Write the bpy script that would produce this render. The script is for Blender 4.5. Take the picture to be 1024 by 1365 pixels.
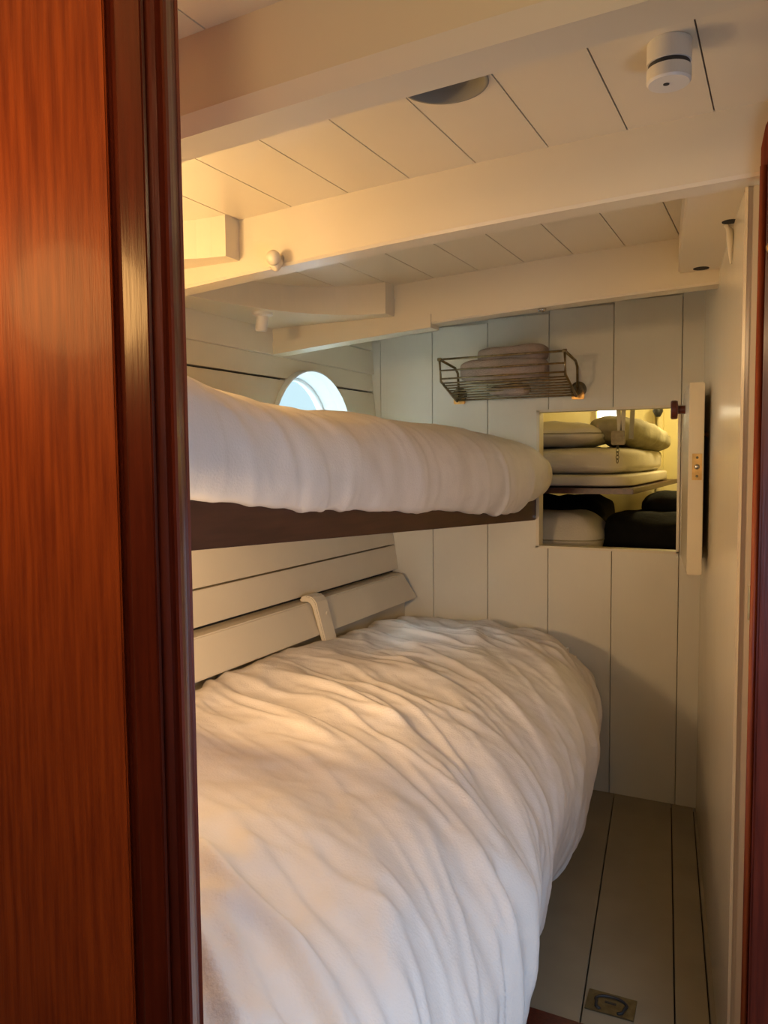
import bpy, bmesh, math, random
from mathutils import Vector, Matrix, noise
random.seed(7)
for o in list(bpy.data.objects): bpy.data.objects.remove(o)
C = bpy.context.scene.collection
SC = bpy.context.scene

# ------------------------------------------------------------ camera
cam = bpy.data.cameras.new('camera'); co = bpy.data.objects.new('camera', cam); C.objects.link(co)
R_ = Vector((0.89042, 0.455053, -0.00893)); U_ = Vector((-0.022987, 0.064556, 0.99765)); B_ = Vector((0.454559, -0.888121, 0.067942))
M = Matrix.Identity(4)
for i, v in enumerate((R_, U_, B_)):
    for j in range(3): M[j][i] = v[j]
M[2][3] = 1.3
co.matrix_world = M
cam.sensor_fit = 'HORIZONTAL'; cam.sensor_width = 36; cam.lens = 1050/1024*36
cam.clip_start = .05
SC.camera = co

# ------------------------------------------------------------ daylight, lamps, added fills, exposure
w = bpy.data.worlds.new('world'); SC.world = w; w.use_nodes = True
bg = w.node_tree.nodes['Background']; bg.inputs[0].default_value = (.54, .72, .78, 1); bg.inputs[1].default_value = .9
SC.view_settings.view_transform = 'Standard'; SC.view_settings.look = 'None'
SC.view_settings.gamma = 1; SC.view_settings.use_curve_mapping = False
SC.view_settings.exposure = 0.48

def point(name, loc, e, col, r=.04):
    l = bpy.data.lights.new(name, 'POINT'); l.energy = e; l.color = col; l.shadow_soft_size = r
    o = bpy.data.objects.new(name, l); C.objects.link(o); o.location = loc; return o
def area(name, loc, to, e, col, sx, sy):
    l = bpy.data.lights.new(name, 'AREA'); l.shape = 'RECTANGLE'; l.size = sx; l.size_y = sy; l.energy = e; l.color = col
    o = bpy.data.objects.new(name, l); C.objects.link(o); o.location = loc
    o.rotation_euler = (Vector(to)-Vector(loc)).to_track_quat('-Z', 'Y').to_euler(); return o
point('cabin_lamp', (-1.25, .95, 1.64), 7.0, (1, .68, .34), .05)
point('bedside_fill', (-.92, .92, 1.06), 3.0, (1, .70, .40), .10)  # added fill beside the reading lamp, keeps the near bed warm
area('reading_lamp', (-1.02, 1.12, 1.02), (-1.12, 2.7, 1.9), 4.9, (1, .66, .34), .14, .08)
point('passage_lamp', (-.80, .29, 1.50), 2.1, (1, .54, .17), .07)
point('overhead_fill', (-.15, -.05, 1.68), 6.2, (1, .66, .32), .06)  # added unseen fill, warms the first beam, right wall and bulkhead
area('passage_daylight', (.38, .58, .98), (-.35, 1.35, .42), 6.0, (.44, .65, 1.0), .4, .5)
area('porthole_daylight', (-2.15, 2.55, 1.75), (-1.0, 2.8, 1.45), 62, (.70, .88, 1.0), .5, .5)
point('neighbour_lamp', (-.40, 4.10, 1.70), 8.0, (1, .80, .36), .05)

# ------------------------------------------------------------ materials
def mat(name, col, rough=.5, metal=0, var=.06, nscale=6, bump=0, bscale=60, spec=.5, coat=0, col2=None, stretch=None, emit=None):
    m = bpy.data.materials.new(name); m.use_nodes = True; nt = m.node_tree; b = nt.nodes['Principled BSDF']
    b.inputs['Roughness'].default_value = rough; b.inputs['Metallic'].default_value = metal
    b.inputs['Specular IOR Level'].default_value = spec; b.inputs['Coat Weight'].default_value = coat; b.inputs['Coat Roughness'].default_value = .12
    tc = nt.nodes.new('ShaderNodeTexCoord'); mp = nt.nodes.new('ShaderNodeMapping'); nt.links.new(tc.outputs['Object'], mp.inputs[0])
    if stretch: mp.inputs['Scale'].default_value = stretch
    n = nt.nodes.new('ShaderNodeTexNoise'); n.inputs['Scale'].default_value = nscale; n.inputs['Detail'].default_value = 6
    nt.links.new(mp.outputs[0], n.inputs[0])
    r = nt.nodes.new('ShaderNodeValToRGB'); nt.links.new(n.outputs[0], r.inputs[0])
    c2 = col2 or tuple(c*(1-var) for c in col)
    r.color_ramp.elements[0].position = .35; r.color_ramp.elements[1].position = .65
    r.color_ramp.elements[0].color = (*c2, 1); r.color_ramp.elements[1].color = (*col, 1)
    nt.links.new(r.outputs[0], b.inputs['Base Color'])
    if bump:
        n2 = nt.nodes.new('ShaderNodeTexNoise'); n2.inputs['Scale'].default_value = bscale; n2.inputs['Detail'].default_value = 4
        nt.links.new(mp.outputs[0], n2.inputs[0])
        bp = nt.nodes.new('ShaderNodeBump'); bp.inputs['Strength'].default_value = bump; bp.inputs['Distance'].default_value = .004
        nt.links.new(n2.outputs[0], bp.inputs['Height']); nt.links.new(bp.outputs[0], b.inputs['Normal'])
    if emit: b.inputs['Emission Color'].default_value = (*emit[0], 1); b.inputs['Emission Strength'].default_value = emit[1]
    return m
CREAM = mat('cream_paint', (.72, .63, .46), .38, var=.05, nscale=3, bump=.12, bscale=18)
CEIL = mat('ceiling_paint', (.71, .62, .44), .30, var=.04, nscale=3, bump=.10, bscale=14)
GREYP = mat('bulkhead_paint', (.72, .67, .54), .42, var=.05, nscale=3, bump=.1, bscale=16)
WALLP = mat('glossy_wall_paint', (.74, .65, .48), .22, var=.04, nscale=3, bump=.06, bscale=10)
FLOORP = mat('floor_paint', (.34, .285, .19), .5, var=.14, nscale=5, bump=.15, bscale=40)
SEAM = mat('painted_seam', (.17, .13, .085), .9)
SEAMW = mat('painted_groove', (.11, .10, .075), .9)
DARK = mat('dark_gap', (.02, .018, .015), .9)
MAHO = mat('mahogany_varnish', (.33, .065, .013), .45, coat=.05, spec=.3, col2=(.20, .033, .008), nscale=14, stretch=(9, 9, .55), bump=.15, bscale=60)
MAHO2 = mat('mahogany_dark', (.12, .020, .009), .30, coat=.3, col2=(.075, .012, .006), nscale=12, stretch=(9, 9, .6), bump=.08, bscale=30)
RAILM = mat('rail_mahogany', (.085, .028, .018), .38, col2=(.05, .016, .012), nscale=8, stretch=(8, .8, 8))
BRASS = mat('brass', (.75, .46, .16), .35, 1, var=.25, nscale=40)
WIRE = mat('aged_brass_wire', (.34, .24, .11), .34, 1, var=.4, nscale=60)
DULL = mat('dull_brass', (.20, .17, .10), .45, .8, var=.3, nscale=60)
STEEL = mat('steel', (.5, .48, .44), .25, 1)
PLAST = mat('white_plastic', (.72, .68, .58), .35, var=.02)
BLACK = mat('black_plastic', (.03, .03, .03), .5)
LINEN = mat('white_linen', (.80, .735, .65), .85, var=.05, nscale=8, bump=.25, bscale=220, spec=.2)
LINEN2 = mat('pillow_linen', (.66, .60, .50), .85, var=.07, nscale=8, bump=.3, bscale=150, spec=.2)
GREEN = mat('dull_bedroll', (.40, .36, .25), .85, var=.25, nscale=14, bump=.3, bscale=100, spec=.2)
TOWEL = mat('pinkish_towel', (.42, .31, .24), .95, col2=(.33, .26, .21), nscale=16, bump=.8, bscale=160, spec=.1)
BAG = mat('black_canvas', (.006, .0055, .005), .85, spec=.15, var=.4, nscale=20, bump=.4, bscale=80)
STRAP = mat('webbing', (.52, .46, .36), .8, bump=.3, bscale=120)
RECESS = mat('recess_paint', (.22, .20, .15), .8)
YELLOW = mat('yellow_cream_paint', (.82, .72, .38), .4)
PORT = mat('porthole_paint', (.82, .86, .86), .4)
LITWIN = mat('lit_curtain', (.9, .85, .7), .6, emit=((1, .90, .66), 4.5))
LAMPG = mat('lamp_glass', (.9, .85, .7), .4, emit=((1, .86, .55), 1.6))
def glass():
    m = bpy.data.materials.new('window_glass'); m.use_nodes = True; b = m.node_tree.nodes['Principled BSDF']
    b.inputs['Base Color'].default_value = (.93, .98, 1, 1); b.inputs['Roughness'].default_value = .05
    b.inputs['Transmission Weight'].default_value = 1; b.inputs['IOR'].default_value = 1.05
    n = m.node_tree.nodes.new('ShaderNodeTexNoise'); n.inputs['Scale'].default_value = 4
    r = m.node_tree.nodes.new('ShaderNodeMapRange'); r.inputs[3].default_value = .02; r.inputs[4].default_value = .12
    m.node_tree.links.new(n.outputs[0], r.inputs[0]); m.node_tree.links.new(r.outputs[0], b.inputs['Roughness'])
    return m
GLASS = glass()

# ------------------------------------------------------------ helpers
def link(name, me, m, parent=None, smooth=False):
    o = bpy.data.objects.new(name, me); C.objects.link(o)
    if m: me.materials.append(m)
    if smooth:
        for p in me.polygons: p.use_smooth = True
    if parent: o.parent = parent; o.matrix_parent_inverse = parent.matrix_world.inverted()
    return o
def fin(name, bm, m, parent=None, smooth=False, bev=0, seg=2, local=None):
    if bev:
        bmesh.ops.remove_doubles(bm, verts=bm.verts, dist=1e-6)
        es = [e for e in bm.edges if len(e.link_faces) == 2 and e.calc_face_angle(0) > .5]
        bmesh.ops.bevel(bm, geom=es, offset=bev, segments=seg, affect='EDGES', clamp_overlap=True)
    bmesh.ops.recalc_face_normals(bm, faces=bm.faces)
    me = bpy.data.meshes.new(name); bm.to_mesh(me); bm.free()
    return link(name, me, m, parent, smooth)
def prism(bm, pts, vec):
    """closed polygon (3-D points) swept along vec"""
    vec = Vector(vec); a = [bm.verts.new(Vector(p)) for p in pts]; b = [bm.verts.new(Vector(p)+vec) for p in pts]
    n = len(pts); bm.faces.new(a); bm.faces.new(b[::-1])
    for i in range(n): bm.faces.new((a[i], b[i], b[(i+1) % n], a[(i+1) % n]))
def box(bm, x0, x1, y0, y1, z0, z1):
    prism(bm, [(x0, y0, z0), (x1, y0, z0), (x1, y1, z0), (x0, y1, z0)], (0, 0, z1-z0))
def bx(name, x0, x1, y0, y1, z0, z1, m, parent=None, bev=0):
    bm = bmesh.new(); box(bm, x0, x1, y0, y1, z0, z1); return fin(name, bm, m, parent, bev=bev)
def empty(name, loc, label=None, cat=None, group=None, kind=None):
    o = bpy.data.objects.new(name, None); C.objects.link(o); o.location = loc; o.matrix_world = Matrix.Translation(loc)
    if kind: o['kind'] = kind
    return tag(o, label, cat, group)
def tag(o, label=None, cat=None, group=None):
    if label: o['label'] = label
    if cat: o['category'] = cat
    if group: o['group'] = group
    return o
def tube(bm, pts, r, n=8, cap=True):
    pts = [Vector(p) for p in pts]; rings = []
    for i, p in enumerate(pts):
        if i == 0: d = pts[1]-p
        elif i == len(pts)-1: d = p-pts[i-1]
        else: d = (pts[i+1]-p).normalized()+(p-pts[i-1]).normalized()
        d.normalize(); a = Vector((0, 0, 1)) if abs(d.z) < .9 else Vector((1, 0, 0))
        u = d.cross(a).normalized(); v = d.cross(u)
        rr = r[i] if isinstance(r, (list, tuple)) else r
        rings.append([bm.verts.new(p+u*math.cos(t)*rr+v*math.sin(t)*rr) for t in [2*math.pi*k/n for k in range(n)]])
    for a, b in zip(rings, rings[1:]):
        for k in range(n): bm.faces.new((a[k], a[(k+1) % n], b[(k+1) % n], b[k]))
    if cap: bm.faces.new(rings[0]); bm.faces.new(rings[-1][::-1])
def lathe(bm, prof, origin, axis, n=32, cap0=True, cap1=True):
    """prof = [(radius, distance along axis)]"""
    ax = Vector(axis).normalized(); a = Vector((0, 0, 1)) if abs(ax.z) < .9 else Vector((1, 0, 0))
    u = ax.cross(a).normalized(); v = ax.cross(u); o = Vector(origin); rings = []
    for r, h in prof:
        rings.append([bm.verts.new(o+ax*h+(u*math.cos(2*math.pi*k/n)+v*math.sin(2*math.pi*k/n))*max(r, 1e-4)) for k in range(n)])
    for a_, b_ in zip(rings, rings[1:]):
        for k in range(n): bm.faces.new((a_[k], a_[(k+1) % n], b_[(k+1) % n], b_[k]))
    if cap0: bm.faces.new(rings[0])
    if cap1: bm.faces.new(rings[-1][::-1])
def lerp(tab, x):
    if x <= tab[0][0]: return tab[0][1]
    for (a, b), (c, d) in zip(tab, tab[1:]):
        if x <= c:
            t = (x-a)/(c-a); t = t*t*(3-2*t) if False else t
            return b+(d-b)*t
    return tab[-1][1]
def sm(tab, x, h=.08):
    return (lerp(tab, x-h)+lerp(tab, x-h/2)+lerp(tab, x)+lerp(tab, x+h/2)+lerp(tab, x+h))/5

YB = 3.037                                   # the far bulkhead
def zc(x):                                   # cambered deckhead
    u = -x; return 1.888-.010*u-.022*u*u if u > 0 else 1.888-.022*u*u
def zbeam(x): return zc(x)-.118-.006*max(0, -x)
def hullx(z): return lerp([(0, -1.30), (.5, -1.44), (.70, -1.468), (.85, -1.49), (1.5, -1.592), (1.7, -1.61), (1.95, -1.625)], z)
def wallx(y): return -.268+.1357*(3.008-y)

# ------------------------------------------------------------ floor
fl = empty('floor', (-.5, 2, 0), kind='structure')
bx('subfloor', -1.6, .6, -1.2, 4.8, -.06, -.022, DARK, fl)
seams = [-2.02, -1.81, -1.60, -1.39, -1.18, -.97, -.76, -.553, -.345, -.268+.0, -.05, .16, .37, .58]  # x at y = 2.94
def fx(s, y): return s+(2.94-y)*.131
for a, b in zip(seams, seams[1:]):
    g = .0016; ya, yb = 1.73, 3.06
    bm = bmesh.new()
    prism(bm, [(fx(a, ya)+g, ya, -.022), (fx(b, ya)-g, ya, -.022), (fx(b, yb)-g, yb, -.022), (fx(a, yb)+g, yb, -.022)], (0, 0, .022))
    fin('floor_board', bm, FLOORP, fl, bev=.0015, seg=1)
bx('passage_floor', -1.84, .76, -1.24, 1.61, -.022, -.002, MAHO2, fl)
bx('threshold', -1.2, .2, 1.612, 1.728, -.03, .012, MAHO2, fl, bev=.004)
bx('neighbour_floor', -1.5, .6, 3.062, 4.8, -.022, 0, FLOORP, fl)

# ------------------------------------------------------------ ceiling: planks, beams, knees
ce = empty('ceiling', (-.7, 1.5, 1.9), kind='structure')
bm = bmesh.new()
xs = [-1.75+i*.2 for i in range(13)]
pts = [(x, -1.2, zc(x)+.016) for x in xs]+[(x, -1.2, zc(x)+.03) for x in xs[::-1]]
prism(bm, [(p[0], p[1], p[2]+.046) for p in pts], (0, 6, 0)); fin('deck', bm, SEAM, ce)
s0 = -.125
edges = [s0+.144*k for k in range(-12, 5)]
for e in edges:
    if abs(e-(-.487)) > .07 and -1.7 < e < .5: bx('seam_caulk', e-.006, e+.006, -1.19, 4.79, zc(e)+.0035, zc(e)+.008, SEAM, ce)
HC = (-.487, 1.166, .066)                        # round recess in the planking
for a, b in zip(edges, edges[1:]):
    g = .0013
    def plank(y0, y1, cut=None):
        bm = bmesh.new(); x0, x1 = a+g, b-g
        if cut is None:
            prism(bm, [(x0, y0, zc(x0)), (x1, y0, zc(x1)), (x1, y0, zc(x1)+.016), (x0, y0, zc(x0)+.016)], (0, y1-y0, 0))
        else:
            n = 10; X = [x0+(x1-x0)*i/n for i in range(n+1)]
            def cy(x): return HC[1]+cut*math.sqrt(max(0, HC[2]**2-(x-HC[0])**2))
            yy = [cy(x) for x in X]; yo = y0 if cut < 0 else y1
            L = [bm.verts.new((x, y, zc(x))) for x, y in zip(X, yy)]; L2 = [bm.verts.new((x, y, zc(x)+.016)) for x, y in zip(X, yy)]
            O = [bm.verts.new((x, yo, zc(x))) for x in X]; O2 = [bm.verts.new((x, yo, zc(x)+.016)) for x in X]
            for i in range(n):
                bm.faces.new((L[i], L[i+1], O[i+1], O[i])); bm.faces.new((L2[i], L2[i+1], O2[i+1], O2[i]))
                bm.faces.new((L[i], L[i+1], L2[i+1], L2[i])); bm.faces.new((O[i], O[i+1], O2[i+1], O2[i]))
            bm.faces.new((L[0], O[0], O2[0], L2[0])); bm.faces.new((L[-1], O[-1], O2[-1], L2[-1]))
        fin('ceiling_plank', bm, CEIL, ce)
    if b < HC[0]-HC[2] or a > HC[0]+HC[2]: plank(-1.2, 4.8)
    else: plank(-1.2, HC[1], -1); plank(HC[1], 4.8, 1)
def beam(y0, y1, xl, xr, name='ceiling_beam', dz=0, chf=.016):
    bm = bmesh.new(); n = 24; prev = None
    for i in range(n+1):
        x = xl+(xr-xl)*i/n; zt = zc(x)+.005; zb = zbeam(x)+dz
        r = [bm.verts.new(p) for p in ((x, y0, zt), (x, y0, zb+chf), (x, y0+chf*.7, zb), (x, y1-.006, zb), (x, y1, zb+.006), (x, y1, zt))]
        if prev:
            for k in range(6): bm.faces.new((prev[k], prev[(k+1) % 6], r[(k+1) % 6], r[k]))
        else: bm.faces.new(r)
        prev = r
    bm.faces.new(prev[::-1]); return fin(name, bm, CEIL, ce)
beam(.862, .945, -1.62, .6, chf=.022)
beam(1.498, 1.562, -1.62, .25, chf=.006)
beam(2.290, 2.360, -1.62, -.16, dz=-.014, chf=.006)
# lower batten along the third beam, ending short of the middle
bm = bmesh.new(); prev = None
for i in range(13):
    x = -1.61+(.61)*i/12; zb = zbeam(x)-.014
    r = [bm.verts.new(p) for p in ((x, 2.284, zb+.03), (x, 2.284, zb-.012), (x, 2.350, zb-.012), (x, 2.350, zb+.03))]
    if prev:
        for k in range(4): bm.faces.new((prev[k], prev[(k+1) % 4], r[(k+1) % 4], r[k]))
    else: bm.faces.new(r)
    prev = r
bm.faces.new(prev[::-1]); fin('beam_batten', bm, CEIL, ce)
def knee(yb, xe, te, xh, yn, zb0, name='lodging_knee'):
    """lodging knee in the corner of a beam (near face yb) and the hull; te = thickness at its tip xe"""
    bm = bmesh.new(); n = 16; out = []
    # concave near edge from tip (xe, yb-te) to hull run (xh+.11, yn)
    P0 = Vector((xe, yb-te)); P1 = Vector((xh+.16, yb-te-.03)); P2 = Vector((xh+.12, yn))
    for i in range(n+1):
        t = i/n; out.append(P0*(1-t)**2+P1*2*t*(1-t)+P2*t*t)
    poly = [Vector((xe, yb+.01))]+out+[Vector((xh-.1, yn)), Vector((xh-.1, yb+.01))]
    lo = [bm.verts.new((p.x, p.y, zb0+.0*p.x)) for p in poly]; hi = [bm.verts.new((p.x, p.y, zc(p.x)+.01)) for p in poly]
    bm.faces.new(lo); bm.faces.new(hi[::-1])
    for i in range(len(poly)):
        j = (i+1) % len(poly); bm.faces.new((lo[i], lo[j], hi[j], hi[i]))
    return fin(name, bm, CEIL, ce)
knee(2.29, -1.13, .06, -1.62, 1.50, 1.752)
knee(1.498, -1.135, .05, -1.60, .95, 1.757)
# boxed carline along the right wall between the beams
bm = bmesh.new()
prism(bm, [(wallx(1.56)-.103, 1.56, 1.79), (wallx(1.56)+.03, 1.56, 1.79), (wallx(2.29)+.03, 2.29, 1.79), (wallx(2.29)-.103, 2.29, 1.79)], (0, 0, .12))
fin('carline', bm, CREAM, ce, bev=.004)
# recess
t = bmesh.new(); lathe(t, [(HC[2]+.004, -.0004), (HC[2]+.003, -.0014), (HC[2]-.002, -.0014), (HC[2]-.003, .017), (HC[2]*.9, .034), (HC[2]*.7, .048), (HC[2]*.4, .056), (.001, .058)], (HC[0], HC[1], zc(HC[0])-.0008), (0, 0, 1), 96, cap0=False)
fin('deck_recess', t, RECESS, ce, smooth=True)

# ------------------------------------------------------------ far wall (bulkhead) with the hatch opening
wf = empty('wall_far', (-.9, YB, 0), kind='structure')
OX0, OX1, OZ0, OZ1 = -.876, -.347, .943, 1.482
sx = [-1.806, -1.565, -1.323, -1.081, -.831, -.586, -.345, -.10, .14, .40]
bmk = bmesh.new()
T0, T1 = YB+.014, YB+.04
for (x0, x1, z0, z1) in ((-1.8, OX0, -.02, 1.9), (OX1, .5, -.02, 1.9), (OX0, OX1, -.02, OZ0), (OX0, OX1, OZ1, 1.9)): box(bmk, x0, x1, T0, T1, z0, z1)
fin('backing', bmk, GREYP, wf)
bmk = bmesh.new()
for x in sx: box(bmk, x-.003, x+.003, T0-.0005, T0-.0002, 0, (OZ0 if OX0 < x < OX1 else 1.87))
for x in sx:
    if OX0 < x < OX1: box(bmk, x-.003, x+.003, T0-.0005, T0-.0002, OZ1, 1.87)
fin('groove_paint', bmk, SEAMW, wf)
def wp(pts):
    bm = bmesh.new(); prism(bm, [(x, YB, z) for x, z in pts], (0, .0138, 0)); fin('wall_plank', bm, GREYP, wf, bev=.0012, seg=1)
g = .0012; ZT = 1.885
for a, b in zip(sx, sx[1:]):
    a_, b_ = a+g, b-g; ZT = min(zc(a), zc(b))
    if b <= OX0 or a >= OX1-.01: wp([(a_, 0), (b_, 0), (b_, ZT), (a_, ZT)])
    elif a < OX0: wp([(a_, 0), (b_, 0), (b_, OZ0), (OX0, OZ0), (OX0, OZ1), (b_, OZ1), (b_, ZT), (a_, ZT)])
    else: wp([(a_, 0), (b_, 0), (b_, OZ0), (a_, OZ0)]); wp([(a_, OZ1), (b_, OZ1), (b_, ZT), (a_, ZT)])
# hatch frame lining
hf = empty('trim_1', (OX0, YB, OZ0), kind='structure')
bx('frame_side', OX0-.002, OX0+.010, YB-.006, YB+.052, OZ0, OZ1, CREAM, hf, .001)
bx('frame_side', OX1-.008, OX1+.002, YB-.006, YB+.052, OZ0, OZ1, CREAM, hf, .001)
bx('frame_top', OX0-.002, OX1+.002, YB-.006, YB+.052, OZ1-.008, OZ1+.002, CREAM, hf, .001)
bx('frame_sill', OX0-.002, OX1+.002, YB-.006, YB+.052, OZ0-.002, OZ0+.008, CREAM, hf, .001)

# ------------------------------------------------------------ left wall: hull lining planks and porthole
wl = empty('wall_left', (-1.5, 2, 0), kind='structure')
bm = bmesh.new()
zs = [0, .5, .7, .85, 1.2, 1.5, 1.7, 1.9]
PC = (2.525, 1.345, .285)
yN = .3
HB = [(hullx(z)-.03, z) for z in zs]
prism(bm, [(x, yN, z) for x, z in HB]+[(x-.03, yN, z) for x, z in HB[::-1]], (0, 4.45, 0))
hback = fin('hull_backing', bm, DARK, wl)
bands = [(.10, .62, .0, 0), (.705, .812, .045, .0), (.824, .926, 0, 0), (.932, 1.04, 0, 0), (1.045, 1.15, 0, 0), (1.155, 1.26, 0, 0), (1.265, 1.37, 0, 0),
         (1.375, 1.472, 0, 0), (1.478, 1.580, 0, 0), (1.587, 1.661, 0, 0), (1.661, 1.758, .012, 0), (1.763, 1.87, .012, 0)]
def plank_poly(z0, z1, pr):
    q = .030 if pr > .03 else 0
    return [(hullx(z0)+pr+q, z0), (hullx(z1)+pr, z1), (hullx(z1)-.026, z1), (hullx(z0)-.026, z0)]
cut = bmesh.new(); lathe(cut, [(PC[2], -.4), (PC[2], .4)], (-1.58, PC[0], PC[1]), (1, 0, 0), 64)
cme = bpy.data.meshes.new('cutter'); bmesh.ops.recalc_face_normals(cut, faces=cut.faces); cut.to_mesh(cme); cut.free()
cob = bpy.data.objects.new('cutter', cme); C.objects.link(cob)
for (z0, z1, pr, _) in bands:
    yf = YB-.002 if pr < .03 else YB-.004
    bm = bmesh.new(); pp = plank_poly(z0, z1, pr)
    if pr > .03:   # the proud stringer plank with its far end cut at a slant
        A = [(hullx(z0)+pr+.03, yN, z0), (hullx(z1)+pr, yN, z1), (hullx(z1)-.026, yN, z1), (hullx(z0)-.026, yN, z0)]
        B = [(hullx(z0)+pr+.03, yf, z0), (hullx(z1)+pr-.0, yf-.05, z1), (hullx(z1)-.026, yf, z1), (hullx(z0)-.026, yf, z0)]
        va = [bm.verts.new(p) for p in A]; vb = [bm.verts.new(p) for p in B]
        bm.faces.new(va); bm.faces.new(vb[::-1])
        for i in range(4): bm.faces.new((va[i], vb[i], vb[(i+1) % 4], va[(i+1) % 4]))
    else: prism(bm, [(x, yN, z) for x, z in pp], (0, yf-yN, 0))
    o = fin('hull_plank', bm, CREAM, wl, bev=.004 if pr > .03 else .0015, seg=2)
    if z1 > PC[1]-PC[2] and z0 < PC[1]+PC[2]:
        md = o.modifiers.new('b', 'BOOLEAN'); md.operation = 'DIFFERENCE'; md.object = cob; md.solver = 'EXACT'
        bpy.context.view_layer.update()
        ev = o.evaluated_get(bpy.context.evaluated_depsgraph_get()); nm = bpy.data.meshes.new_from_object(ev)
        o.modifiers.clear(); o.data = nm
def bore(o):
    md = o.modifiers.new('b', 'BOOLEAN'); md.operation = 'DIFFERENCE'; md.object = cob; md.solver = 'EXACT'
    bpy.context.view_layer.update()
    ev = o.evaluated_get(bpy.context.evaluated_depsgraph_get()); nm = bpy.data.meshes.new_from_object(ev)
    o.modifiers.clear(); o.data = nm
bore(hback)
bpy.data.objects.remove(cob)
# lining below the stringer
bm = bmesh.new(); prism(bm, [(hullx(.62)+.0, yN, .62), (hullx(.70)+.012, yN, .70), (hullx(.7)-.026, yN, .70), (hullx(.62)-.026, yN, .62)], (0, YB-yN-.003, 0)); fin('hull_plank', bm, CREAM, wl)
wn = empty('window_1', (-1.6, PC[0], PC[1]), kind='structure')
bm = bmesh.new(); lathe(bm, [(PC[2]-.001, .008), (PC[2]-.006, .010), (PC[2]-.008, -.03), (.262, -.09), (.262, -.12), (PC[2]+.02, -.12), (PC[2]+.02, -.07), (PC[2]-.001, -.065), (PC[2]-.001, .008)], (-1.585, PC[0], PC[1]), (1, 0, 0), 64, False, False)
fin('window_reveal', bm, PORT, wn, smooth=False)
bm = bmesh.new(); prof = [(.258+.009*math.cos(a), -.090+.009*math.sin(a)) for a in [2*math.pi*k/10 for k in range(11)]]
lathe(bm, prof, (-1.585, PC[0], PC[1]), (1, 0, 0), 64, False, False); fin('window_rim', bm, PORT, wn, smooth=True)
bm = bmesh.new(); lathe(bm, [(.262, -.097), (.262, -.103)], (-1.585, PC[0], PC[1]), (1, 0, 0), 64); fin('window_pane', bm, GLASS, wn)
# clamp bracket on the stringer
bk = empty('hull_bracket', (-1.44, 2.26, .70), 'cream painted curved wooden bracket clamped over the lowest hull plank above the lower bed', 'bracket')
bm = bmesh.new()
pr = [(-.014, .128), (.006, .138), (.034, .134), (.050, .116), (.066, .06), (.090, -.022), (.074, -.028), (.050, .05), (.034, .10), (.022, .116), (-.014, .114)]
prism(bm, [(hullx(.70)+.012+x, 2.235, .70+z) for x, z in pr], (0, .075, 0)); fin('bracket_body', bm, CREAM, bk, bev=.004)
bm = bmesh.new(); lathe(bm, [(.006, 0), (.005, .003)], (hullx(.70)+.080, 2.275, .775), (1, 0, 0), 12); fin('screw', bm, CREAM, bk)

# ------------------------------------------------------------ right wall, casing and mahogany jamb
wr = empty('wall_right', (-.1, 2.2, 0), kind='structure')
bm = bmesh.new(); ya, yb = 1.585, YB
prism(bm, [(wallx(ya), ya, 0), (wallx(yb), yb, 0), (wallx(yb)+.03, yb, 0), (wallx(ya)+.03, ya, 0)], (0, 0, 1.875)); fin('wall_board', bm, WALLP, wr)
tr = empty('trim_2', (-.06, 1.57, 0), kind='structure')
bx('casing_face', -.077, -.066, 1.548, 1.588, -.02, 1.80, WALLP, tr, .006)
bx('casing_side', -.0665, -.045, 1.552, 1.590, -.02, 1.87, CREAM, tr, .003)
ja = empty('door_1', (0, 1.5, 0), kind='structure')
bm = bmesh.new()
prism(bm, [(x, 1.46, z) for x, z in ((-.050, -.02), (.40, -.02), (.40, 1.885), (.0, 1.885), (-.030, 1.862), (-.044, 1.835), (-.050, 1.80))], (0, .075, 0))
fin('door_jamb', bm, MAHO, ja, bev=.002)
bm = bmesh.new(); lathe(bm, [(.006, 0), (.006, 1.78)], (-.045, 1.459, -.01), (0, 0, 1), 20); fin('door_bead', bm, MAHO, ja, smooth=True)
bx('door_stile', -.039, .40, 1.437, 1.458, -.01, 1.80, MAHO2, ja, .004)
bx('strike_plate', -.054, -.051, 1.457, 1.461, 1.02, 1.08, BRASS, ja, .001)
kn = bmesh.new(); lathe(kn, [(.007, 0), (.005, .006), (.006, .010), (.010, .015), (.012, .022), (.010, .028), (.003, .031)], (-.026, 1.437, 1.628), (0, -1, 0), 24)
tag(fin('door_knob', kn, BRASS, None, True), 'small round brass knob high on the mahogany door frame at the right', 'knob')

# ------------------------------------------------------------ mahogany entrance at the left, close to the camera
we = empty('wall_entry', (-.6, .5, 0), kind='structure')
def colx(px, y):
    px += 7 if px > 190 else (3 if px > 140 else 0)        # plan position on the line of sight of one column, at distance y
    d = Vector((0.89042*(px-512)/1050-.454559, .455053*(px-512)/1050+.888121)); return (d.x/d.y*y, y)
def plan(name, pts, m, z0=-.02, z1=1.95, **k):
    bm = bmesh.new(); prism(bm, [(x, y, z0) for x, y in pts], (0, 0, z1-z0)); return fin(name, bm, m, we, **k)
Y0 = .50
plan('door_panel', [colx(-420, Y0), colx(156, Y0), colx(160, Y0+.012), colx(120, Y0+.04), colx(-420, Y0+.04)], MAHO, bev=.002)
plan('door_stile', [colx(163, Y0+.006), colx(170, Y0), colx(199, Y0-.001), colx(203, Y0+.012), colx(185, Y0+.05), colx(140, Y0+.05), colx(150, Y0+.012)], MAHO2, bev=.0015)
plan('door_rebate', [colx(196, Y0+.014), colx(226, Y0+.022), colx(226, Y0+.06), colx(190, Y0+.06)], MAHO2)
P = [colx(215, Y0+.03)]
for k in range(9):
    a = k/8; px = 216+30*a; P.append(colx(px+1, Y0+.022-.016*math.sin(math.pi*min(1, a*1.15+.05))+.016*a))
P += [colx(243, Y0+.075), colx(200, Y0+.08)]
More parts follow.
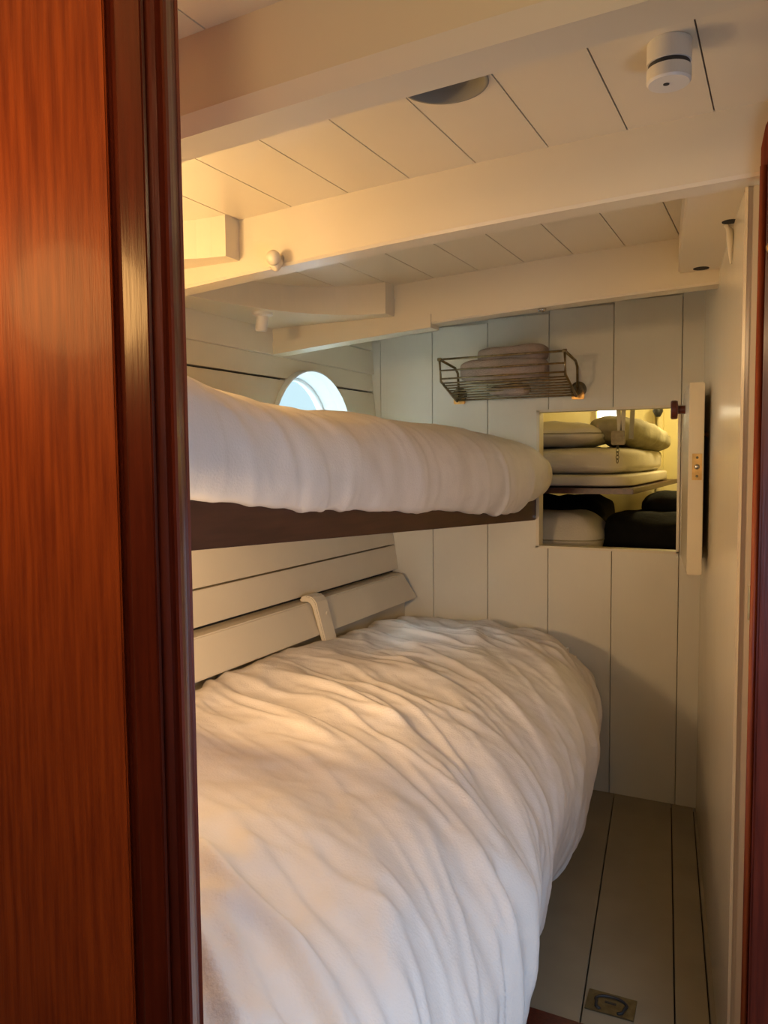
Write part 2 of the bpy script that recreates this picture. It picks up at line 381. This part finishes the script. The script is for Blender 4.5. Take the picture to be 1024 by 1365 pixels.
plan('door_moulding', P, MAHO2)

# ------------------------------------------------------------ passage shell behind the camera (lets daylight in through its open end)
wb = empty('wall_rear', (0, -1.2, 0), kind='structure')
bx('rear_board', -1.8, .0, -1.24, -1.2, 0, 1.9, MAHO2, wb)
bx('rear_board', .0, .75, -1.24, -1.2, 0, .9, MAHO2, wb)
bx('side_board', .72, .76, -1.2, 1.54, 0, 1.9, GREYP, wb)
bx('side_board', .40, .76, 1.5, 1.54, 0, 1.9, MAHO2, wb)
bx('side_board', -1.84, -1.8, -1.24, .5, 0, 1.9, MAHO2, wb)

# ------------------------------------------------------------ cloth surfaces
def fbm(p, o=3): return noise.fractal(p, 1.0, 2.0, o)
def folds(a, s, fa, fs, seed, sharp=1.0):
    """ridged folds: a = along the fold, s = across it"""
    w1 = noise.noise(Vector((a*1.3+seed, s*1.6, seed)))*.55+noise.noise(Vector((a*3.1, s*2.2+seed, 3.3)))*.16
    v = 0; amp = 1; tot = 0
    for k in range(3):
        n = noise.noise(Vector((a*fa*(1.6**k)+seed*3.1, (s+w1*.35)*fs*(1.9**k), seed+k*7.7)))
        r = 1-min(1, abs(n)*2.6); v += amp*(r**(1.4*sharp)); tot += amp; amp *= .5
    return v/tot
def folds2(a, s, fa, fs, seed):
    w1 = noise.noise(Vector((a*1.3+seed, s*1.6, seed)))*.4
    n = noise.noise(Vector((a*fa+seed*3.1, (s+w1*.3)*fs, seed)))
    m = max(0, noise.noise(Vector((a*1.2, s*1.5, seed+4)))+.25)
    r = math.exp(-(n/.13)**2)+.5*math.exp(-((noise.noise(Vector((a*fa*1.5+9, (s+w1*.2)*fs*1.8, seed+2))))/.12)**2)
    return (r-.5)*min(1, m*2)
def sheet(name, f, nu, nv, m, parent=None, close_v=False):
    bm = bmesh.new(); g = [[bm.verts.new(f(i/(nu-1), j/(nv-1))) for j in range(nv)] for i in range(nu)]
    for i in range(nu-1):
        for j in range(nv-1): bm.faces.new((g[i][j], g[i+1][j], g[i+1][j+1], g[i][j+1]))
    if close_v:
        for i in range(nu-1): bm.faces.new((g[i][-1], g[i+1][-1], g[i+1][0], g[i][0]))
        bm.faces.new(g[0]); bm.faces.new(g[-1][::-1])
    return fin(name, bm, m, parent, smooth=True)
def path_pt(P, t):
    """point on polyline P by arc-length fraction, lightly rounded"""
    L = [0]
    for a, b in zip(P, P[1:]): L.append(L[-1]+math.dist(a, b))
    def at(q):
        q = min(max(q, 0), 1)*L[-1]
        for i in range(len(P)-1):
            if q <= L[i+1] or i == len(P)-2:
                k = (q-L[i])/(L[i+1]-L[i]) if L[i+1] > L[i] else 0
                return (P[i][0]+(P[i+1][0]-P[i][0])*k, P[i][1]+(P[i+1][1]-P[i][1])*k)
    s = [at(t+d) for d in (-.03, -.015, 0, .015, .03)]
    return (sum(p[0] for p in s)/5, sum(p[1] for p in s)/5), L[-1]

# lower bunk: boarded base, mattress, duvet
lb = empty('lower_bunk', (-1.0, 1.7, 0), 'built-in lower bunk with white painted front under the crumpled white duvet', 'bunk')
bx('bunk_front', -.745, -.72, .62, YB-.002, .0, .46, CREAM, lb, .003)
bx('bunk_board', -1.43, -.72, .62, YB-.002, .44, .46, RAILM, lb)
bx('mattress', -1.43, -.70, .62, YB-.03, .46, .57, LINEN, lb, .03)
XF = [(.4, -.32), (.8, -.34), (1.03, -.345), (1.41, -.385), (1.62, -.44), (2.0, -.455), (2.4, -.485), (2.7, -.54), (2.9, -.60), (3.02, -.66)]
ZTP = [(.4, .66), (1.0, .68), (1.6, .69), (2.2, .69), (2.7, .67), (3.02, .64)]
def duvet_low(u, v):
    y = .61+u*(3.018-.61)
    xf = sm(XF, y, .12); zt = sm(ZTP, y, .1)
    xh = -1.455
    far = max(0, (y-2.85)/.17)
    low = .20+.10*noise.noise(Vector((y*2.1, 3.7, 0)))+.10*max(0, (y-2.2))
    Pl = [(xh+.25, .58), (xh+.02, .60), (xh, zt-.02), (xh+.10, zt+.015), (xh+.45, zt+.02), (xf-.34, zt+.0), (xf-.17, zt-.04), (xf-.055, zt-.12), (xf, zt-.22), (xf-.01, zt-.34), (xf-.05, max(low, .1)+.03), (xf-.10, low), (xf-.2, low+.03)]
    (x, z), L = path_pt(Pl, v)
    s = v*L
    # normal (approximate) from neighbours
    (xa, za), _ = path_pt(Pl, min(1, v+.01)); (xb, zb), _ = path_pt(Pl, max(0, v-.01))
    tx, tz = xa-xb, za-zb; l = math.hypot(tx, tz) or 1; nx, nz = -tz/l, tx/l
    A = .86*s-.42*y; S = .42*s+.86*y
    big = folds(A, S, .9, 2.9, 2.0, .8); mid = folds2(A+.3, S*1.05, 1.5, 7.5, 9.0)+.6*folds2(A*.9+5, S*.95+A*.12, 1.3, 4.5, 17.0)
    fine = fbm(Vector((s*9, y*11, 1.0)))
    edge = min(1, v/.14)
    d = ((big-.45)*.024+mid*.019+fine*.004+.016*noise.noise(Vector((s*2.4, y*2.0, 5))))*edge
    near = max(0, min(1, (1.5-y)/.6))
    d += near*edge*(.030*noise.noise(Vector((s*4.2+y*1.5, y*4.4, 15)))+.010*folds2(s*1.1-y*.3, y+s*.25, 2.4, 5.5, 44.0))
    if far > 0: z -= .05*far*far*(1 if z > .5 else 0); d *= 1-.4*far
    return (x+nx*d, y+.010*(noise.noise(Vector((s*5, y*5, 9)))), z+nz*d)
tag(sheet('duvet', duvet_low, 420, 300, LINEN), 'large crumpled white duvet spread over the lower bunk and hanging off its edge', 'duvet')

# upper bunk
def zr(y): return 1.150-(y-1.0)*.0485      # underside of its rail
ub = empty('upper_bunk', (-1.2, 2.0, 1.1), 'upper bunk with a dark mahogany side rail between the hull and far wall', 'bunk')
bm = bmesh.new(); XR = -.879
prism(bm, [(XR-.022, .62, zr(.62)), (XR-.022, YB-.002, zr(YB)), (XR-.022, YB-.002, zr(YB)+.085), (XR-.022, .62, zr(.62)+.085)], (.022, 0, 0)); fin('side_rail', bm, RAILM, ub, bev=.003)
bm = bmesh.new()
prism(bm, [(-1.48, .62, zr(.62)+.045), (-1.48, YB-.004, zr(YB)+.045), (-1.48, YB-.004, zr(YB)+.065), (-1.48, .62, zr(.62)+.065)], (.58, 0, 0)); fin('bunk_board', bm, RAILM, ub)
bm = bmesh.new()
prism(bm, [(-1.47, .64, zr(.62)+.066), (-1.47, YB-.03, zr(YB)+.066), (-1.47, YB-.03, zr(YB)+.15), (-1.47, .64, zr(.62)+.15)], (.56, 0, 0)); fin('mattress', bm, LINEN, ub, bev=.02)
bx('rail_end_bolt', XR+.0, XR+.006, YB-.03, YB-.02, zr(YB)+.01, zr(YB)+.02, STEEL, ub)
TOPZ = [(.6, 1.50), (.9, 1.49), (1.1, 1.46), (1.25, 1.43), (1.5, 1.42), (1.8, 1.42), (2.2, 1.412), (2.6, 1.395), (2.8, 1.385), (2.95, 1.36), (3.02, 1.33)]
BOTZ = [(.6, 1.225), (1.0, 1.222), (1.15, 1.20), (1.35, 1.178), (1.7, 1.155), (2.3, 1.115), (2.5, 1.095), (2.65, 1.085), (2.8, 1.11), (3.02, 1.14)]
def duvet_up(u, v):
    y = .70+u*(3.022-.70); zt = sm(TOPZ, y, .08); zb = sm(BOTZ, y, .05)
    bul = .062+.02*noise.noise(Vector((y*1.5, 0, 2)))+.03*max(0, min(1, (y-2.2)/.5)); xo = XR+bul
    e = max(0, (y-2.80)/.23); xo -= .02*e*e
    h = zt-zb
    Pl = [(-1.45, zb+.05), (-1.50, zb+.12), (-1.46, zt-.06), (-1.2, zt-.005), (-1.02, zt), (XR-.03, zt-.02), (xo-.03, zt-h*.2), (xo, zt-h*.42), (xo+.0, zt-h*.62), (xo-.015, zb+h*.16), (XR+.014, zb+.006), (XR+.006, zb), (XR-.02, zb+.03), (XR-.1, zb+.08)]
    (x, z), L = path_pt(Pl, v); s = v*L
    (xa, za), _ = path_pt(Pl, min(1, v+.01)); (xb, zb2), _ = path_pt(Pl, max(0, v-.01))
    tx, tz = xa-xb, za-zb2; l = math.hypot(tx, tz) or 1; nx, nz = -tz/l, tx/l
    m1 = folds(s*.9+y*.25, y-s*.2, 1.2, 2.4, 21, .8); m2 = folds2(s*.8+y*.3, y-s*.3, 1.5, 5, 31)
    f = min(1, (1-v)/.12)
    d = ((m1-.45)*.014+m2*.006+.0025*fbm(Vector((s*10, y*9, 4))))*f
    d += .006*e*math.sin(y*60+s*20)*0
    return (x+nx*d, y, z+nz*d)
tag(sheet('duvet', duvet_up, 300, 150, LINEN), 'puffy white duvet lying on the upper bunk above its mahogany rail', 'duvet')

# ------------------------------------------------------------ hatch door standing open
hd = empty('hatch_door', (-.30, 3.0, .93), 'small white hatch door standing open with brass lock plate in its edge', 'door')
bm = bmesh.new()
Ha = Vector((-.338, 3.028)); Hb = Vector((-.2665, 2.545)); dd = (Hb-Ha).normalized(); nn = Vector((-dd.y, dd.x))*-1
if nn.x < 0: nn = -nn
q = [Ha, Hb, Hb+nn*.043, Ha+nn*.043]
prism(bm, [(p.x, p.y, .937) for p in q], (0, 0, .582)); fin('door_leaf', bm, CREAM, hd, bev=.002)
mid = (q[1]+q[2])/2; out = (-nn.y*-1, nn.x*-1)
fd = dd
def dbox(name, c, hw, z0, z1, d0, d1, m, bev=.0005):
    bm = bmesh.new(); a = Vector(c)-nn*hw+fd*d0; b = Vector(c)+nn*hw+fd*d0
    prism(bm, [(a.x, a.y, z0), (b.x, b.y, z0), (b.x, b.y, z1), (a.x, a.y, z1)], (fd.x*(d1-d0), fd.y*(d1-d0), 0)); return fin(name, bm, m, hd, bev=bev)
lp = dbox('lock_plate', mid+nn*.003, .014, 1.226, 1.306, -.002, .0012, BRASS)
for z in (1.238, 1.294):
    bm = bmesh.new(); c = mid+nn*.003+fd*.0012; lathe(bm, [(.004, 0), (.003, .001)], (c.x, c.y, z), (fd.x, fd.y, 0), 12); fin('screw', bm, DULL, lp)
bm = bmesh.new(); c = mid+nn*.003+fd*.0012; lathe(bm, [(.008, 0), (.008, .001), (.005, .0035), (.002, .004)], (c.x, c.y, 1.266), (fd.x, fd.y, 0), 16); fin('latch_bolt', bm, STEEL, lp, smooth=True)
# brass knob on the wall side, wooden pull on the inner side
c = (q[1]+(-dd)*.11)+nn*.043
bm = bmesh.new(); lathe(bm, [(.005, 0), (.004, .010), (.006, .012), (.010, .018), (.011, .024), (.006, .028)], (c.x, c.y, 1.366), (nn.x, nn.y, 0), 20); fin('knob', bm, BRASS, hd, smooth=True)
c = q[0]*.62+q[1]*.38
bm = bmesh.new(); lathe(bm, [(.014, 0), (.014, .022), (.030, .024), (.032, .030), (.032, .042), (.028, .046)], (c.x, c.y, 1.455), (-nn.x, -nn.y, 0), 28); fin('wooden_pull', bm, MAHO2, hd, smooth=False)

# ------------------------------------------------------------ brass wire rack on the far wall
rk = empty('wire_rack', (-.95, YB, 1.55), 'brass wire luggage rack mounted on far wall above the hatch', 'rack')
RX0, RX1 = -1.200, -.716; FY = 2.825
def side(x, dz):
    bm = bmesh.new()
    F = (x, FY, 1.677+dz); G = (x, FY+.012, 1.594+dz); Bp = (x, 3.005, 1.528+dz)
    A1 = (x, 2.985, 1.660+dz); A2 = (x, 3.015, 1.64+dz); A3 = (x, 3.022, 1.56+dz)
    tube(bm, [Bp, G, F], .0052); tube(bm, [F, A1, A2, A3], .0052); tube(bm, [A3, Bp], .0048)
    lathe(bm, [(.007, -.007), (.007, .007)], F, (1, 0, 0), 12)
    fin('side_frame', bm, WIRE, rk, smooth=True)
    bm = bmesh.new()
    lathe(bm, [(.031, 0), (.030, .006), (.020, .012)], (x, YB, 1.555+dz), (0, -1, 0), 28); fin('wall_plate', bm, DULL, rk)
    bm = bmesh.new(); box(bm, x-.024, x+.024, YB-.012, YB, 1.518+dz, 1.555+dz); fin('wall_plate', bm, BRASS, rk, bev=.003)
side(RX0, 0); side(RX1, 0)
wires = [(FY, 1.677, .0042), (FY+.004, 1.635, .0034), (FY+.010, 1.604, .0034)]
for k in range(8):
    t = k/7; wires.append((FY+.02+(2.998-FY-.02)*t, 1.588+(1.532-1.588)*t, .0032))
for y, z, r in wires:
    bm = bmesh.new(); tube(bm, [(RX0, y, z), (RX1, y, z)], r, 8); fin('rack_wire', bm, WIRE, rk, smooth=True)
# folded towel in it
def blob(name, c, size, m, label=None, cat=None, e=.35, nz=.012, seed=0, fr=6, rot=0, nu=48, nv=28, flat=1.0, parent=None, group=None, tilt=0, piping=False):
    def f(u, v):
        th = u*2*math.pi; ph = (v-.5)*math.pi
        def sp(q, ex): return math.copysign(abs(q)**ex, q)
        x = sp(math.cos(ph), e)*sp(math.cos(th), e); y = sp(math.cos(ph), e)*sp(math.sin(th), e); z = sp(math.sin(ph), e*flat)
        if piping: z *= 1-.55*max(abs(x), abs(y))**5
        p = Vector((x*size[0], y*size[1], z*size[2]))
        n = noise.noise(Vector((p.x*fr+seed, p.y*fr, p.z*fr*1.5)))+.5*noise.noise(Vector((p.x*fr*2.3, p.y*fr*2.3+seed, p.z*fr*3)))
        p += Vector((x, y, z)).normalized()*n*nz
        cr, sr = math.cos(rot), math.sin(rot)
        return (c[0]+p.x*cr-p.y*sr, c[1]+p.x*sr+p.y*cr, c[2]+p.z-tilt*p.y)
    bm = bmesh.new(); g = [[bm.verts.new(f(i/nu, j/(nv-1))) for j in range(nv)] for i in range(nu)]
    for i in range(nu):
        for j in range(nv-1):
            bm.faces.new((g[i][j], g[(i+1) % nu][j], g[(i+1) % nu][j+1], g[i][j+1]))
    bmesh.ops.remove_doubles(bm, verts=bm.verts, dist=1e-4)
    o = fin(name, bm, m, parent, smooth=True)
    if label: tag(o, label, cat, group)
    if piping:
        bm = bmesh.new(); tube(bm, [f(i/nu, .5) for i in range(nu)]+[f(0, .5)], .0032, 6, False)
        fin('piping', bm, GREEN, o, smooth=True)
    return o
tw = empty('folded_towel', (-.96, 2.93, 1.58), 'pinkish grey bundled towels folded in the brass wire rack', 'towel')
blob('towel_fold', (-.975, 2.925, 1.632), (.172, .062, .042), TOWEL, e=.45, nz=.010, seed=3, parent=tw)
blob('towel_fold', (-.945, 2.935, 1.690), (.135, .055, .034), TOWEL, e=.5, nz=.010, seed=8, parent=tw)
blob('towel_corner', (-.965, 2.955, 1.560), (.085, .03, .022), TOWEL, e=.7, nz=.010, seed=5, parent=tw)

# ------------------------------------------------------------ smoke detector
dx, dy = -.163, 1.222; zt = zc(dx)-.0
sd = empty('smoke_detector', (dx, dy, zt), 'small white cylindrical smoke detector with a dark band on the ceiling', 'detector')
bm = bmesh.new(); lathe(bm, [(.030, 0), (.0305, -.001), (.0305, -.030), (.028, -.0305)], (dx, dy, zt), (0, 0, 1), 48); fin('detector_base', bm, PLAST, sd)
bm = bmesh.new(); lathe(bm, [(.0285, -.030), (.0285, -.037)], (dx, dy, zt), (0, 0, 1), 48); fin('vent_band', bm, BLACK, sd)
bm = bmesh.new(); lathe(bm, [(.028, -.0365), (.0305, -.037), (.0305, -.054), (.028, -.057), (.001, -.0575)], (dx, dy, zt), (0, 0, 1), 48); fin('detector_head', bm, PLAST, sd)
bm = bmesh.new(); lathe(bm, [(.0042, -.0570), (.0042, -.0582)], (dx-.003, dy-.003, zt), (0, 0, 1), 20); fin('test_button', bm, BLACK, sd)

# ------------------------------------------------------------ little fittings overhead
pk = empty('coat_peg', (-1.0, 1.52, 1.75), 'small cream wooden peg on the lower edge of the middle ceiling beam', 'peg')
bm = bmesh.new(); lathe(bm, [(.009, 0), (.008, .018), (.015, .022), (.017, .030), (.014, .038), (.004, .041)], (-1.02, 1.497, 1.748), (0, -1, -.15), 24); fin('peg_head', bm, CREAM, pk, smooth=True)
bm = bmesh.new(); lathe(bm, [(.013, 0), (.012, .022), (.006, .025)], (-1.02, 1.49, 1.742), (-.3, -.5, -.8), 20); fin('peg_tip', bm, CREAM, pk, smooth=True)
sp = empty('spotlight', (-1.44, 2.1, 1.75), 'small white ceiling spotlight hanging under the knee beside the hull', 'lamp')
bm = bmesh.new(); lathe(bm, [(.032, 0), (.032, -.008), (.022, -.012)], (-1.455, 2.03, 1.752), (0, 0, 1), 28); fin('lamp_base', bm, PLAST, sp)
bm = bmesh.new(); lathe(bm, [(.019, -.010), (.019, -.050), (.016, -.056), (.010, -.057)], (-1.455, 2.03, 1.752), (.12, 0, 1), 28); fin('lamp_barrel', bm, PLAST, sp)

# ------------------------------------------------------------ floor ring pull
rp = empty('floor_ring', (-.345, 1.83, 0), 'recessed dull brass lifting ring plate in the grey floor boards', 'handle')
u1 = Vector((.112, .004, 0)); v1 = Vector((-.004, .075, 0)); o1 = Vector((-.397, 1.790, .0005))
bm = bmesh.new(); prism(bm, [o1, o1+u1, o1+u1+v1, o1+v1], (0, 0, .003)); fin('ring_plate', bm, DULL, rp, bev=.001)
bm = bmesh.new(); c = o1+u1*.5+v1*.62+Vector((0, 0, .0042)); pts = []
for k in range(17):
    a = math.radians(205-k*230/16); pts.append(c+Vector((math.cos(a)*.036, math.sin(a)*.020-.005, 0)))
pts = [c+Vector((-.020, -.038, 0)), c+Vector((-.030, -.032, 0))]+pts+[c+Vector((.030, -.032, 0)), c+Vector((.020, -.038, 0))]
tube(bm, pts, .0036, 8); fin('lifting_ring', bm, BLACK, rp, smooth=True)
bm = bmesh.new(); box(bm, c.x-.014, c.x+.012, c.y-.010, c.y-.004, .003, .005); fin('key_slot', bm, BLACK, rp)

# ------------------------------------------------------------ the neighbouring cabin seen through the hatch
nb = empty('wall_back', (-.7, 4.7, 0), kind='structure')
bx('back_board', -1.75, .6, 4.70, 4.74, 0, 1.9, YELLOW, nb)
bx('back_door_panel', -.80, -.67, 4.675, 4.70, .4, 1.78, YELLOW, nb, .006)
bx('back_door_frame', -.655, -.625, 4.66, 4.70, .2, 1.85, YELLOW, nb, .004)
bx('side_board', .10, .14, 3.08, 4.7, 0, 1.9, YELLOW, nb)
bm = bmesh.new(); prism(bm, [(hullx(z)-.02, 3.08, z) for z in (.1, .85, 1.5, 1.87)]+[(-1.7, 3.08, 1.87), (-1.6, 3.08, .1)], (0, 1.62, 0)); fin('hull_board', bm, YELLOW, nb)
lw = empty('window_2', (-1.1, 4.6, 1.5), kind='structure')
bx('window_curtain', -.985, -.872, 4.652, 4.66, 1.44, 1.72, LITWIN, lw)
bx('window_frame', -1.0, -.857, 4.662, 4.698, 1.46, 1.74, YELLOW, lw, .004)
b2 = empty('neighbour_bunk', (-1.1, 3.9, 1.1), 'dark bunk shelf in next cabin seen through the open hatch', 'bunk')
bx('bunk_board', -1.55, -.535, 3.19, 4.60, 1.150, 1.172, RAILM, b2, .002)
bx('lower_board', -1.44, -.30, 3.16, 4.60, .82, .84, RAILM, b2, .002)
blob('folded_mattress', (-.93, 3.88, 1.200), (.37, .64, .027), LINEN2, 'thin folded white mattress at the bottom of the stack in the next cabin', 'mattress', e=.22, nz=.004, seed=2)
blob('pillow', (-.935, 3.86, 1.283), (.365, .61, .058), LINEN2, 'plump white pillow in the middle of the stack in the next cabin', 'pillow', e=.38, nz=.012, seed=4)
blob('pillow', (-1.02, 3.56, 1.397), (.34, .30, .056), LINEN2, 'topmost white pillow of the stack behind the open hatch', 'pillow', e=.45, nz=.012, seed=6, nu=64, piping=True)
blob('bedroll', (-.660, 3.93, 1.398), (.118, .60, .066), GREEN, 'greenish rolled duvet behind hanging straps on the next cabin stack', 'bedroll', e=.8, nz=.014, seed=9, rot=-.04, fr=9, nu=64, tilt=.05)
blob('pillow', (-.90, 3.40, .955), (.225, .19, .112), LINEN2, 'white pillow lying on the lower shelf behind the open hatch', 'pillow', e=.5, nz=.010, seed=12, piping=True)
blob('travel_bag', (-.50, 3.55, .955), (.20, .26, .112), BAG, 'black soft travel bag on the lower shelf behind the hatch', 'bag', e=.5, nz=.02, seed=14)
blob('dark_jacket', (-.43, 3.72, 1.085), (.15, .20, .055), BAG, 'black jacket heaped on the travel bag behind the hatch', 'jacket', e=.8, nz=.02, seed=15)
blob('dark_blanket', (-1.02, 3.92, .98), (.26, .25, .13), BAG, 'black blanket behind the pillow on the lower shelf', 'blanket', e=.6, nz=.03, seed=17)
st = empty('hanging_strap', (-.62, 3.2, 1.8), 'pale webbing strap with buckle and chain hanging in next cabin hatch', 'strap')
for (xa, xb, top) in ((-.630, -.598, 1.85), (-.570, -.590, 1.85), (-.535, -.556, 1.85)):
    bm = bmesh.new(); a = Vector((xa, 3.20, top)); b = Vector((xb, 3.20, 1.368))
    prism(bm, [a, a+Vector((.017, 0, 0)), b+Vector((.017, 0, 0)), b], (0, .003, 0)); fin('webbing', bm, STRAP if xa < -.55 else GREEN, st)
bm = bmesh.new(); box(bm, -.622, -.570, 3.190, 3.204, 1.345, 1.40); fin('buckle', bm, DULL, st, bev=.003)
for k in range(5):
    bm = bmesh.new(); zc0 = 1.338-k*.014; n = 12
    P_ = [(-.598+.0055*math.cos(2*math.pi*i/n)*(1 if k % 2 else .5), 3.197+.0055*math.cos(2*math.pi*i/n)*(0 if k % 2 else .8), zc0+.009*math.sin(2*math.pi*i/n)) for i in range(n+1)]
    tube(bm, P_, .0016, 6, False); fin('chain_link', bm, DULL, st, smooth=True)
nl = bmesh.new(); lathe(nl, [(.13, 0), (.135, -.012), (.12, -.035), (.06, -.05), (.001, -.053)], (-1.13, 4.20, 1.60), (0, 0, 1), 36)
tube(nl, [(-1.13, 4.2, 1.59), (-1.13, 4.2, 1.87)], .012)
tag(fin('ceiling_lamp', nl, LAMPG, None, True), 'round white ceiling lamp glowing in the next cabin', 'lamp')
hk = bmesh.new(); tube(hk, [(-.642, 4.655, 1.64), (-.642, 4.62, 1.62), (-.642, 4.60, 1.585), (-.642, 4.57, 1.56), (-.642, 4.56, 1.58)], .010)
lathe(hk, [(.025, 0), (.02, .01)], (-.642, 4.66, 1.63), (0, -1, 0), 16); lathe(hk, [(.022, 0), (.028, -.03), (.012, -.06)], (-.642, 4.585, 1.575), (0, 0, 1), 14)
tag(fin('coat_hook', hk, BLACK, None, True), 'black coat hook high on the yellow back wall of next cabin', 'hook')
cb = bmesh.new(); X = wallx(1.86)
tube(cb, [(X-.016, 1.86, 1.79), (X-.008, 1.87, 1.778), (X-.007, 1.85, 1.758), (X-.006, 1.86, 1.735), (X-.004, 1.85, 1.705)], [.005, .008, .0075, .005, .002])
tag(fin('cable', cb, CREAM, None, True), 'short painted cable end hanging down the right wall below a hole', 'cable')
for (x, y, r) in ((-.118, 1.84, .017), (-.213, 2.255, .020)):
    h_ = bmesh.new(); lathe(h_, [(r, 0), (r, -.0015)], (x, y, 1.7905), (0, 0, 1), 20); fin('cable_hole', h_, DARK, ce)
for (x, y) in ((-1.475, 2.142), (-1.228, 2.222)):
    h_ = bmesh.new(); lathe(h_, [(.010, 0), (.008, .006)], (x, y+.004, 1.80), (.15, -1, 0), 14); fin('knee_plug', h_, RECESS if x > -1.3 else CREAM, ce)
h_ = bmesh.new(); lathe(h_, [(.013, 0), (.011, -.008), (.004, -.011)], (-.655, 2.315, zbeam(-.655)-.013), (0, 0, 1), 18)
tag(fin('hook_plate', h_, STEEL, None, True), 'tiny shiny metal button under the far ceiling beam above the rack', 'button')
